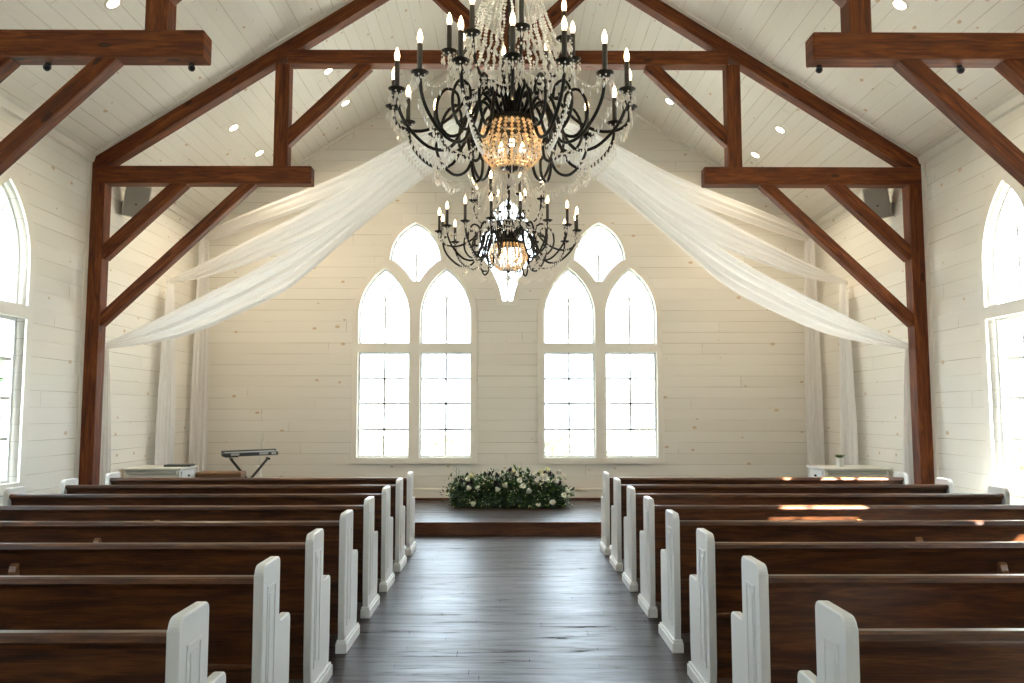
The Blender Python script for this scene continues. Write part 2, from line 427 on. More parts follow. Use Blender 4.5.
def grille(bars, arcs, th, place):
    """bars: (u0,u1,v0,v1); arcs: polylines"""
    b = MB()
    for u0, u1, v0, v1 in bars:
        vs = [b.b.verts.new(place(u, v, w)) for w in (-th/2, th/2) for u, v in ((u0, v0), (u1, v0), (u1, v1), (u0, v1))]
        for f in ((0, 1, 2, 3), (4, 5, 6, 7), (0, 1, 5, 4), (1, 2, 6, 5), (2, 3, 7, 6), (3, 0, 4, 7)): b.face([vs[i] for i in f])
    for a in arcs: b.tube([place(u, v, 0) for u, v in a], .017, 5)
    return b
MU = .0165
def lancet_grille(x0, x1):
    xm = (x0+x1)/2; w = (x1-x0)/2; z0 = 3.442; R = .95
    bars = [(xm-MU, xm+MU, ZB, ZT0), (xm-MU, xm+MU, ZT1, z0)]
    for z in (1.325, 1.758, 2.177): bars.append((x0, x1, z-MU, z+MU))
    arcs = []
    for s in (-1, 1):
        pts = []
        for i in range(14):
            z = z0+(.42)*i/13; du = R-sqrt(max(R*R-(z-z0)**2*1.0, 0)); du *= 2.2
            z_in = ZS; rr = R0-.02; lim = sqrt(max(rr*rr-(z-ZS)**2, 0))-(R0-w)
            if du > lim: break
            pts.append((xm+s*du, z))
        arcs.append(pts)
    return bars, arcs
nwin = [0]
def window(loops, trim_outer, bars, arcs, place_wall, sgn, label, panes):
    """place_wall(u,v,depth): depth 0 = room face, + = outwards"""
    nwin[0] += 1; n = 'window_%d' % nwin[0]
    root = bpy.data.objects.new(n, None); C.objects.link(root); struct(root, label)
    plate('window_trim', [trim_outer] + loops, .03, lambda u, v, w: place_wall(u, v, -.015+w), M['trim'], root, .004)
    for l in loops:
        ins = inset(l, .028)
        plate('window_sash', [l, ins], .06, lambda u, v, w: place_wall(u, v, .12+w), M['vinyl'], root, .006)
        plate('pane', [inset(l, .02)], .006, lambda u, v, w: place_wall(u, v, .12+w), M['glass'], root)
    if bars: grille(bars, arcs, .016, lambda u, v, w: place_wall(u, v, .118+w)).build('grille', M['munt'], root)
    # light portals at the openings, help the renderer find the sky
    for (u0, u1, v0, v1) in panes:
        ld = bpy.data.lights.new('sky portal', 'AREA'); ld.shape = 'RECTANGLE'; ld.size = u1-u0; ld.size_y = v1-v0; ld.cycles.is_portal = True
        lo = bpy.data.objects.new('sky_portal', ld); C.objects.link(lo); c = Vector(place_wall((u0+u1)/2, (v0+v1)/2, .19)); lo.location = c
        inward = Vector(place_wall(0, 0, 0)) - Vector(place_wall(0, 0, 1)); lo.rotation_euler = inward.to_track_quat('-Z', 'Z').to_euler()
    return root
pw = lambda u, v, d: (u, B+d, v)
for s, nm in ((-1, 'left'), (1, 'right')):
    cx = s*XL; bars = []; arcs = []
    for p in (pane_l, pane_r):
        b_, a_ = lancet_grille(p[0]+cx, p[1]+cx); bars += b_; arcs += a_
    bars.append((cx-MU, cx+MU, 3.818, 4.28))
    arcs += [[(cx+k*(.32*i/8), 4.28+.21*(1-(1-i/8)**2)) for i in range(9)] for k in (-1, 1)]
    window(pair_loops(cx), shift(pair_trim(), cx), bars, arcs, pw, 1, 'tall twin lancet window with a pointed pane on top, %s of the altar wall' % nm,
           [(cx-.96, cx-.08, .85, 4.06), (cx+.08, cx+.96, .85, 4.06), (cx-.4, cx+.4, 4.06, 4.8)])
bars = [(-MU, MU, 3.445, 4.5)]
arcs = [[(k*.45*i/8, 4.5+.28*(1-(1-i/8)**2)) for i in range(9)] for k in (-1, 1)]
window([CENT], centre_pane(-.105), bars, arcs, pw, 1, 'small tulip shaped window high in the middle of the altar wall', [(-.6, .6, 3.45, 5.3)])
pr = lambda u, v, d: (u, FRONT-d, v)
window([CENT], centre_pane(-.105), [], [], pr, 1, 'tulip shaped window added to the unseen rear wall for fill light', [(-.6, .6, 3.45, 5.3)])  # added behind the camera to let more fill light into the room
for s, nm in ((-1, 'left'), (1, 'right')):
    for y in wins_y:
        bars, arcs = lancet_grille(y-SH, y+SH)
        window([rect(y-SH, y+SH, ZB, ZT0), lancet(y-SH, y+SH, ZT1)], lancet(y-SH, y+SH, ZB, -.105), bars, arcs,
               (lambda s: lambda u, v, d: (s*(W+d), u, v))(s), s, 'lancet window in the %s side wall' % nm, [(y-SH, y+SH, .86, 4.0)])

# ------------------------------------------------------------------ trusses
T1, T2, BD = 10.25, 6.52, .19
def make_truss(label):
    t = thing('timber_truss', label, 'truss', (0, T1+BD/2, 0), 0, 'timber roof trusses')
    m = M['beam']; bv = .008
    for s in (-1, 1):
        MB().box((min(s*5.065, s*(W-.004)), -BD/2, 0), (max(s*5.065, s*(W-.004)), BD/2, 4.485)).build('post', m, t, bevel=bv)
        MB().box((min(s*2.48, s*(W-.004)), -BD/2-.002, 4.478), (max(s*2.48, s*(W-.004)), BD/2+.002, 4.705)).build('hammer_beam', m, t, bevel=.014)
        # rafter follows the roof slope
        b = MB(); v = .20
        b.prism([(s*(W-.004), 4.70), (s*(W-.004), ZW-.002), (0, RIDGE-.004), (0, RIDGE-v), (s*5.06, 4.70)], -BD/2+.004, BD/2-.004, 'y')
        for f in b.b.faces:
            for lp in f.loops: lp[b.uv].uv = (lp.vert.co.x*1.19, lp.vert.co.z-SL*(W-abs(lp.vert.co.x))+lp.vert.co.y)
        b.build('rafter', m, t, bevel=bv)
        MB().box((min(s*2.785, s*2.965), -BD/2, 4.675), (max(s*2.785, s*2.965), BD/2, 6.04)).build('queen_post', m, t, bevel=bv)
        MB().beam((s*2.86, 0, 5.02), (s*1.80, 0, 6.06), .165, .13).build('upper_brace', m, t, bevel=bv)
        MB().beam((s*5.10, 0, 3.565), (s*4.10, 0, 4.53), .165, .15).build('short_brace', m, t, bevel=.012)
        MB().beam((s*5.10, 0, 2.72), (s*3.235, 0, 4.52), .135, .14).build('long_brace', m, t, bevel=.012)
        MB().beam((s*.05, 0, 6.19), (s*1.33, 0, 7.43), .20, .14).build('strut', m, t, bevel=bv)
    MB().box((-2.82, -BD/2-.001, 6.04), (2.82, BD/2+.001, 6.222)).build('collar_beam', m, t, bevel=bv)
    MB().box((-.09, -BD/2, 6.222), (.09, BD/2, RIDGE-.12)).build('king_post', m, t, bevel=bv)
    return t
truss = make_truss('reddish brown timber truss farther back, its posts by the front pews and stage')
dup(truss, (0, T2+BD/2, 0), 0, 'reddish brown timber truss nearer the camera, only its beam ends showing at both upper edges')
for s, nm in ((-1, 'left'), (1, 'right')):
    b = MB(); x0, x1 = sorted((s*W, s*(W-.022)))
    for T in (T1, T2): b.box((x0, T-.075, .16), (x1, T, ZW-.06))
    struct(b.build('trim_post_'+nm, M['trim'], bevel=.003))
    b = MB()
    for T in (T1, T2): b.prism([(s*W, ZW), (0, RIDGE), (0, RIDGE-.025), (s*W, ZW-.025)], T-.07, T, 'y')
    struct(b.build('trim_rafter_'+nm, M['trim']))

# ------------------------------------------------------------------ pews
XA, XB = 1.108, 4.52            # aisle face, wall-side end inner face
ET = .044
def end_profile():
    p = [(.015, .075), (.0, .20), (.0, .875)]
    def corner(cx, cz, r, a0, a1, n=5): return [(cx+r*cos(rad(a0+(a1-a0)*i/n)), cz+r*sin(rad(a0+(a1-a0)*i/n))) for i in range(n+1)]
    p += corner(.045, .875, .045, 180, 90) + corner(.245, .885, .035, 90, 0)
    p += corner(.315, .645, .035, 180, 270)
    p += corner(.455, .575, .035, 90, 0) + [(.49, .20), (.475, .075)]
    return p
def make_pew(s, label):
    """s=-1 left of the aisle, +1 right; local origin at the aisle-side rear foot, x=0 on the room axis"""
    t = thing('church_pew', label, 'pew', (0, 0, 0), 0, 'dark wood pews with white ends')
    X = lambda a: s*a
    def xr(a, b_): return (min(X(a), X(b_)), max(X(a), X(b_)))
    # backrest, tilted board
    x0, x1 = xr(XA+ET-.005, XB+.005)
    b = MB(); b.prism([(.045, .832), (.070, .832), (.125, .43), (.125, .10), (.10, .10), (.10, .43)], x0, x1, 'x'); b.build('backrest', M['pew'], t, bevel=.003)
    b = MB(); b.prism([(.012, .838), (.018, .858), (.032, .866), (.075, .864), (.085, .850), (.082, .832), (.075, .824), (.035, .812), (.03, .828), (.016, .830)], x0, x1, 'x'); b.build('cap_rail', M['pew'], t)
    b = MB(); b.box((x0, .09, .435), (x1, .475, .465)); b.box((x0, .44, .38), (x1, .46, .436)); b.build('seat', M['pew'], t, bevel=.008)
    b = MB()
    q = xr(2.80-.022, 2.80+.022)
    prof = [(.112, 0), (.045, 0), (.045, .60)] + [(.063+.045*cos(rad(a))-.018, .70+.055*sin(rad(a))) for a in (180, 150, 120, 90)] + [(.085, .74), (.085, .70)]
    prof = [(.11, .0), (.06, .0), (.04, .30), (.022, .66), (.022, .71), (.032, .742), (.052, .755), (.066, .75), (.078, .66), (.105, .43)]
    b.prism(prof, q[0], q[1], 'x'); b.build('center_support', M['pewl'], t, bevel=.005)
    for k, (a, o_) in enumerate(((XA, 1), (XB, -1))):
        pos = a if k == 0 else XB
        e0, e1 = xr(pos, pos+ET)
        b = MB(); b.prism(end_profile(), e0, e1, 'x'); e_ = b.build('pew_end', M['paint'], t, bevel=.008, segs=3)
        b = MB(); p0, p1 = xr(pos-.020, pos+ET+.012) if k == 0 else xr(pos-.012, pos+ET+.020)
        b.box((p0, -.010, 0), (p1, .502, .066)); b.prism([(-.008, .066), (.498, .066), (.49, .084), (0, .084)], *xr(pos-.012 if k == 0 else pos-.007, pos+ET+.007 if k == 0 else pos+ET+.012), 'x')
        b.build('plinth', M['paint'], e_, bevel=.004)
        # raised panel moulding on the outward face
        f = pos if k == 0 else pos+ET; d = -.0045 if k == 0 else .0045
        b = MB(); y0, y1, z0, z1, w = .062, .20, .165, .815, .014
        xx = xr(f, f+d)
        for lo, hi in (((y0, z0), (y0+w, z1)), ((y1-w, z0), (y1, z1)), ((y0, z1-w), (y1, z1)), ((y0, z0), (y1, z0+w)), ((y0+w+.022, z0+w+.022), (y1-w-.022, z1-w-.022))):
            b.box((xx[0], lo[0], lo[1]), (xx[1], hi[0], hi[1]))
        b.build('panel_molding', M['paint'], e_, bevel=.003)
    return t
ORD = ['nearest the camera', 'second from the camera', 'third from the camera', 'fourth from the camera', 'fourth from the stage', 'third from the stage', 'second from the stage', 'first row beside the stage']
for s, nm in ((-1, 'left'), (1, 'right')):
    src = None
    for i in range(8):
        y = 9.535 - .957*(7-i)
        lab = 'dark wood pew with white ends %s of the aisle, %s' % (nm, ORD[i])
        if src is None: src = make_pew(s, lab); src.location = (0, y, 0)
        else: dup(src, (0, y, 0), 0, lab)

# ------------------------------------------------------------------ chandeliers
def pol(r, a, z): return Vector((r*sin(a), -r*cos(a), z))
def cross_bead(b, c, r): b.octa(c, r, r*1.25)
def make_chandelier(label):
    t = thing('crystal_chandelier', label, 'chandelier', (0, 0, 0), 0, 'beaded crystal chandeliers')
    # basket of beads
    b = MB(); NM, NR = 30, 12
    for i in range(NM):
        a = 2*PI*i/NM
        for j in range(NR+1):
            ph = -1.12 + (1.12+.72)*j/NR
            r = .205*cos(ph); z = .185*sin(ph)
            cross_bead(b, pol(r, a, z), min(.0125, r*.13+.004))
    b.build('bead_basket', M['amber'], t)
    b = MB()
    for i in range(NM//2):
        a = 2*PI*(i+.5)/(NM//2)
        b.tube([pol(.198*cos(p), a, .178*sin(p)) for p in [-1.12+1.84*j/9 for j in range(10)]], .0042, 4)
    b.tube([pol(.155, 2*PI*k/32, .122) for k in range(32)], .013, 6, True)
    b.tube([pol(.168, 2*PI*k/32, .135) for k in range(32)], .008, 6, True)
    b.lathe([(.0, -.205), (.012, -.20), (.02, -.185), (.035, -.18), (.065, -.172), (.088, -.166), (.088, -.160), (.0, -.160)], 20)
    b.build('basket_frame', M['iron'], t, smooth=False)
    for k in range(3):
        c = pol(.08, 2*PI*k/3, -.03); MB().lathe([(0, -.035), (.015, -.02), (.018, 0), (.01, .03), (0, .05)], 8, c).build('inner_bulb', M['bulb'], t, smooth=True)
    # stem, hub, crown
    b = MB(); b.lathe([(.15, .125), (.155, .14), (.12, .155), (.07, .17), (.05, .22), (.042, .27), (.06, .30), (.045, .33), (.022, .36), (.018, .5), (.03, .54), (.018, .58), (.016, 1.1), (.03, 1.16), (.016, 1.2), (.016, 1.36), (0, 1.36)], 16)
    b.tube([pol(.085, 2*PI*k/24, 1.30) for k in range(24)], .009, 6, True); b.lathe([(.085, 1.295), (.06, 1.27), (.016, 1.25)], 16)
    b.build('stem', M['iron'], t, smooth=True)
    b = MB()
    for i in range(10):                                       # plume of leaf straps
        a = 2*PI*(i+.5)/10; prof = spline([(.09, 0, .14), (.115, 0, .24), (.16, 0, .325), (.215, 0, .345), (.25, 0, .30), (.235, 0, .265)], 12)
        L = None
        for j, p in enumerate(prof):
            w = .015*(1-.7*abs(j/12-.3)); d = Vector((cos(a), sin(a), 0))*w; q = pol(p.x, a, p.z)
            cur = [b.b.verts.new(q-d), b.b.verts.new(q+pol(.008, a, .004)), b.b.verts.new(q+d)]
            if L:
                for k in (0, 1): b.face([L[k], L[k+1], cur[k+1], cur[k]])
            L = cur
    b.build('leaf_plume', M['iron'], t, smooth=True)
    # canopy and chain up to the ridge
    zc = RIDGE - .06 - CZ
    b = MB(); n = int((zc-1.36)/.055)
    for k in range(n):
        z = 1.375 + .055*k; pts = []
        for q in range(10):
            an = 2*PI*q/10; u, v = .014*cos(an), .036*sin(an); pts.append((u, 0, z+v) if k % 2 else (0, u, z+v))
        b.tube(pts, .0035, 4, True)
    b.build('chain', M['iron'], t)
    b = MB(); b.lathe([(0, zc-.03), (.03, zc-.03), (.075, zc), (.08, zc+.12), (0, zc+.12)], 16); b.build('ceiling_canopy', M['iron'], t, smooth=True)
    # arms
    low = spline([(.10, 0, .17), (.20, 0, .30), (.275, 0, .24), (.33, 0, .06), (.42, 0, -.09), (.55, 0, -.10), (.67, 0, -.01), (.74, 0, .10), (.76, 0, .23)], 30)
    scroll = spline([(.30, 0, .14), (.345, 0, .02), (.43, 0, -.01), (.50, 0, .08), (.50, 0, .20), (.445, 0, .285), (.375, 0, .27), (.36, 0, .20), (.395, 0, .185)], 26)
    hook = spline([(.29, 0, .20), (.36, 0, .06), (.375, 0, -.08), (.34, 0, -.185), (.285, 0, -.165), (.27, 0, -.07), (.295, 0, -.03)], 22)
    high = spline([(.07, 0, .30), (.16, 0, .36), (.27, 0, .31), (.40, 0, .16), (.55, 0, .08), (.68, 0, .085), (.75, 0, .14), (.76, 0, .23)], 28)
    upper = spline([(.05, 0, .31), (.14, 0, .36), (.24, 0, .33), (.33, 0, .35), (.385, 0, .45), (.40, 0, .58)], 22)
    pan = [(0, -.012), (.012, -.01), (.03, -.004), (.052, .012), (.054, .016), (.03, .008), (.015, .012), (.014, .03), (0, .03)]
    can = [(0, .02), (.0155, .02), (.0155, .185), (.012, .19), (0, .19)]
    bul = [(0, .185), (.010, .19), (.0165, .215), (.0155, .235), (.008, .262), (0, .278)]
    def arm(curve, a, rr, extra, tip, nd):
        b = MB(); b.tube([pol(p.x, a, p.z) for p in curve], rr, 6)
        for e_ in extra: b.tube([pol(p.x, a, p.z) for p in e_], [rr*.95]*(len(e_)-3)+[rr*.9, rr*1.2, rr*1.3], 6)
        o = b.build('arm', M['iron'], t, smooth=True)
        c = pol(tip[0], a, tip[1])
        MB().lathe(pan, 12, c).build('drip_pan', M['iron'], o, smooth=True)
        MB().lathe(can, 8, c).build('candle', M['candle'], o, smooth=True)
        MB().lathe(bul, 8, c).build('bulb', M['bulb'], o, smooth=True)
        b = MB()
        for k in range(nd):
            an = 2*PI*k/nd; q = c + Vector((.046*cos(an), .046*sin(an), 0))
            cross_bead(b, q - Vector((0, 0, .012)), .006); b.octa(q - Vector((0, 0, .052)), .0085, .028)
        b.build('crystal_drops', M['crystal'], o)
    for i in range(16): arm(low if i % 4 else high, 2*PI*i/16, .0108, ([scroll] if i % 4 else []) + ([hook] if i % 4 == 2 else []), (.76, .222), 8)
    for i in range(8): arm(upper, rad(8+45*i), .0095, [], (.405, .565), 8)
    # bead strands crown -> upper ring
    for i in range(24):
        a = 2*PI*i/24; b = MB(); R1 = .40 if i % 2 else .33; z1 = .42 if i % 2 else .36
        for j in range(46):
            f = j/45; r = .085+(R1-.085)*f; z = 1.29+(z1-1.29)*f - .07*sin(PI*f)
            cross_bead(b, pol(r, a+.02*sin(j), z), .0105 if j % 4 else .0135)
        b.build('bead_strand', M['crystal'], t)
    # swags between outer pans, along the belly and round the upper tier
    def chain(name, pts, r, drops, dl):
        b = MB()
        for k, p in enumerate(pts):
            cross_bead(b, p, r)
            if drops and k % drops == drops-1: b.octa(p - Vector((0, 0, dl+.012)), r*1.15, dl)
        b.build(name, M['crystal'], t)
    for i in range(16):
        a0, a1 = 2*PI*i/16, 2*PI*(i+1)/16
        chain('crystal_swag', [pol(.765, a0+(a1-a0)*j/16, .225-.11*sin(PI*j/16)) for j in range(1, 16)], .008, 3, .026)
        chain('crystal_swag', [pol(.50, a0+(a1-a0)*j/14, -.155-.05*sin(PI*j/14)) for j in range(1, 14)], .0075, 2, .026)
        if i % 4: chain('crystal_fringe', [pol(.78-.29*j/13, a0+.03, .06-.23*sin(PI/2*j/13)) for j in range(14)], .0075, 1, .026)
    for i in range(8):
        a0, a1 = rad(15+45*i), rad(60+45*i)
        for rr, z0, sag in ((.41, .555, .16), (.38, .42, .12), (.30, .36, .10)):
            chain('crystal_swag', [pol(rr, a0+(a1-a0)*j/18, z0-sag*sin(PI*j/18)) for j in range(1, 18)], .009, 2, .03)
    b = MB()
    for i in range(12):
        a = 2*PI*i/12
        for j in range(14):
            f = j/13; cross_bead(b, pol(.10-.06*f, a, -.17-.10*f), .0055)
    b.lathe([(.0, -.285), (.012, -.283), (.02, -.275), (.026, -.262), (.026, -.25), (.02, -.236), (.01, -.228), (0, -.226)], 12)
    b.build('crystal_pendant', M['crystal'], t)
    return t
CZ = 3.33
ch = make_chandelier('large dark bronze crystal chandelier hanging nearest the camera above the aisle')
ch.location = (.01, 5.2, CZ)
for yy in (5.2, 9.0):
    ld = bpy.data.lights.new('basket bulbs', 'POINT'); ld.energy = 4.5; ld.color = (1, .68, .36); ld.shadow_soft_size = .05
    lo = bpy.data.objects.new('basket_lamp', ld); C.objects.link(lo); lo.location = (.01 if yy < 6 else 0, yy, CZ)
dup(ch, (0, 9.0, CZ+.0), rad(9), 'smaller looking crystal chandelier hanging behind, in front of the altar windows')

# ------------------------------------------------------------------ drapes
def swag(name, lo, up, parent, folds=7, amp=.035, seed=0):
    n, m = 70, 40; rr = random.Random(seed)
    A = spline(lo, n); U = spline(up, n); b = MB(); rows = []
    ph = rr.random()*6
    for i in range(n+1):
        f = i/n; w = (U[i]-A[i]).length; row = []
        for j in range(m+1):
            g = j/m; p = A[i].lerp(U[i], g)
            k = amp*min(1, w/.35)
            d = sin(g*folds*2*PI + ph + 1.3*sin(3*f+seed)) * .6 + .22*sin(g*folds*3.1*PI + 2*f + ph*2)
            row.append(b.b.verts.new(p + Vector((0, -k*d - .10*w*sin(PI*g), k*.25*d))))
        rows.append(row)
    for i in range(n):
        for j in range(m): b.face([rows[i][j], rows[i+1][j], rows[i+1][j+1], rows[i][j+1]])
    return b.build(name, M['voile'], parent, smooth=True)
def tail(name, x, y, z0, z1, w0, w1, nrm, parent, folds=5, amp=.03):
    """hanging length of cloth; nrm = direction it faces (unit, xy), widened from w0 to w1"""
    n, m = 40, 36; b = MB(); rows = []
    nx, ny = nrm; tx, ty = -ny, nx
    for i in range(n+1):
        f = i/n; z = z0+(z1-z0)*f; w = w0+(w1-w0)*min(1, f*1.6)**.7; row = []
        for j in range(m+1):
            g = j/m-.5; d = amp*min(1, .3+f*2)*(sin(g*folds*2*PI+.8*sin(2*f))+.3*sin(g*folds*5+3*f))
            row.append(b.b.verts.new((x+tx*w*g+nx*(d+.05), y+ty*w*g+ny*(d+.05), z)))
        rows.append(row)
    for i in range(n):
        for j in range(m): b.face([rows[i][j], rows[i+1][j], rows[i+1][j+1], rows[i][j+1]])
    return b.build(name, M['voile'], parent, smooth=True)
FL = [(5.05, 10.42, 2.40), (4.32, 10.3, 2.49), (3.79, 10.21, 2.62), (3.2, 10.12, 2.86), (2.65, 10.03, 3.13), (2.03, 9.93, 3.64), (1.42, 9.83, 4.13), (.85, 9.74, 4.53), (.06, 9.62, 5.05)]
FU = [(5.05, 10.42, 2.48), (4.46, 10.32, 2.71), (3.81, 10.22, 3.01), (3.13, 10.11, 3.33), (2.54, 10.01, 3.66), (1.91, 9.91, 4.03), (1.3, 9.81, 4.5), (.69, 9.71, 4.92), (.06, 9.62, 5.26)]
ML = [(5.17, 12.48, 3.55), (4.53, 12.14, 3.57), (3.82, 11.76, 3.68), (2.84, 11.23, 3.91), (2.09, 10.82, 4.2), (1.38, 10.44, 4.63), (.72, 10.09, 5.01), (.06, 9.75, 5.18)]
MUp = [(5.19, 12.50, 3.60), (4.45, 12.09, 3.8), (3.58, 11.63, 4.09), (2.85, 11.24, 4.34), (2.17, 10.87, 4.59), (1.46, 10.48, 4.91), (.72, 10.09, 5.18), (.06, 9.75, 5.31)]
CL = [(5.15, 13.83, 4.47), (4.61, 13.38, 4.48), (3.87, 12.81, 4.55), (2.92, 12.07, 4.65), (2.23, 11.53, 4.76), (1.52, 10.98, 5.01), (.74, 10.37, 5.22), (.06, 9.87, 5.27)]
CU = [(5.17, 13.85, 4.56), (4.62, 13.38, 4.71), (3.88, 12.81, 4.82), (2.92, 12.07, 4.93), (2.23, 11.54, 5.03), (1.53, 10.98, 5.19), (.74, 10.38, 5.35), (.06, 9.87, 5.36)]
for s, nm in ((-1, 'left'), (1, 'right')):
    mir = lambda L: [(s*x, y, z) for x, y, z in L]
    G = 'white sheer drapes'
    for k, (lo, up, lab) in enumerate(((FL, FU, 'lowest sheer white drape, swagged from the %s timber post up to the middle'),
                                  (ML, MUp, 'sheer white drape tied to the middle of the %s stage wall, tail hanging below'),
                                  (CL, CU, 'sheer white drape tied highest in the back %s corner, tail hanging there'))):
        x0, y0, z0 = lo[0]
        t = thing('ceiling_drape', lab % nm, 'drape', (s*x0, y0, 0), 0, G); off = Vector((s*x0, y0, 0))
        a = swag('swag', mir(lo), mir(up), t, (4.3, 4, 3)[k], (.05, .045, .035)[k], k*3+(s > 0))
        if k == 0: c = tail('tail', s*5.13, 10.56, 2.43, .03, .04, .22, (0, 1), t, 4, .02)
        elif k == 1: c = tail('tail', s*5.165, 12.52, 3.57, STG+.02, .22, .62, (-s, 0), t, 5, .028)
        else: c = tail('tail', s*5.10, 13.72, 4.52, STG+.02, .16, .32, (-s*.8, -.6), t, 4, .025)
        for o in (a, c): o.location = -off
# tie hooks are hidden in the cloth

# ------------------------------------------------------------------ ceiling downlights
th = math.atan(SL)
DL = [(-3.93, 7.95), (3.91, 7.95), (-3.92, 11.58), (-3.905, 12.77), (-2.59, 11.6), (-2.585, 12.85), (3.92, 11.61), (3.915, 12.79), (2.565, 12.78)]
DN = ['at the upper left edge before the near truss', 'at the upper right edge before the near truss', 'low on the left slope just past the far truss', 'low on the left slope nearest the altar wall',
      'high on the left slope right under the collar beam', 'high on the left slope nearest the altar wall', 'low on the right slope just past the far truss', 'low on the right slope nearest the altar wall', 'high on the right slope nearest the altar wall']
for (x, y), n in zip(DL, DN):
    t = thing('ceiling_downlight', 'round glowing recessed ceiling light ' + n, 'ceiling light', (x, y, ceilz(x)), 0, 'recessed ceiling lights')
    t.rotation_euler = (0, th if x > 0 else -th, 0)
    MB().lathe([(.062, -.001), (.064, -.006), (.088, -.006), (.092, -.0)], 24).build('trim_ring', M['ring'], t, smooth=True)
    MB().lathe([(0, -.004), (.063, -.004)], 24).build('lens', M['down'], t)
    ld = bpy.data.lights.new('downlight', 'SPOT'); ld.energy = 75; ld.color = (1, .80, .55); ld.spot_size = rad(130); ld.spot_blend = .8; ld.shadow_soft_size = .06
    lo = bpy.data.objects.new('downlight_lamp', ld); C.objects.link(lo); lo.location = (x*.997, y, ceilz(x)-.03)
# ------------------------------------------------------------------ spotlights under the near hammer beams
for x, n in ((-3.80, 'under the upper left beam, nearer the picture edge'), (-2.62, 'under the free end of the upper left beam'), (2.57, 'under the free end of the upper right beam'), (3.74, 'under the upper right beam, nearer the picture edge')):
    y = T2+BD-.06
    t = thing('spotlight', 'small black spotlight ' + n, 'spotlight', (x, y, 4.474), rad(20 if x < 0 else -20), 'black spotlights')
    MB().box((-.02, -.02, -.03), (.02, .02, -.001)).build('bracket', M['black'], t, bevel=.003)
    m = Matrix.Rotation(rad(112), 4, 'X')
    MB().lathe([(0, -.05), (.02, -.05), (.028, .04), (.028, .052), (.023, .052), (.017, .033), (0, .033)], 14, (0, -.02, -.045), m).build('lamp_head', M['black'], t, smooth=False)
# ------------------------------------------------------------------ wall speakers
for s, nm in ((-1, 'left'), (1, 'right')):
    t = thing('wall_speaker', 'grey wall speaker behind the short brace of the %s post' % nm, 'speaker', (s*5.02, 11.05, 4.45), -s*rad(24), 'grey wall speakers')
    m = Matrix.Rotation(rad(20), 4, 'X') @ Matrix.Rotation(rad(-8*s), 4, 'Y')
    MB().box((-.16, -.02, -.23), (.16, .17, .23), m).build('cabinet', M['greylight'], t, bevel=.02)
    MB().box((-.145, -.032, -.215), (.145, -.018, .215), m).build('grille', M['grey'], t, bevel=.006)
    b = MB(); b.lathe([(0, 0), (.012, 0), (.014, .004), (0, .004)], 12, m @ Vector((0, -.036, -.04)), Matrix.Rotation(rad(90), 4, 'X')); b.build('badge', M['slate'], t)
    b = MB(); b.tube([Vector((0, .15, 0)), Vector((s*.08, .19, 0)), Vector((s*.20, .10, .0))], .022, 8); b.build('wall_bracket', M['greylight'], t)

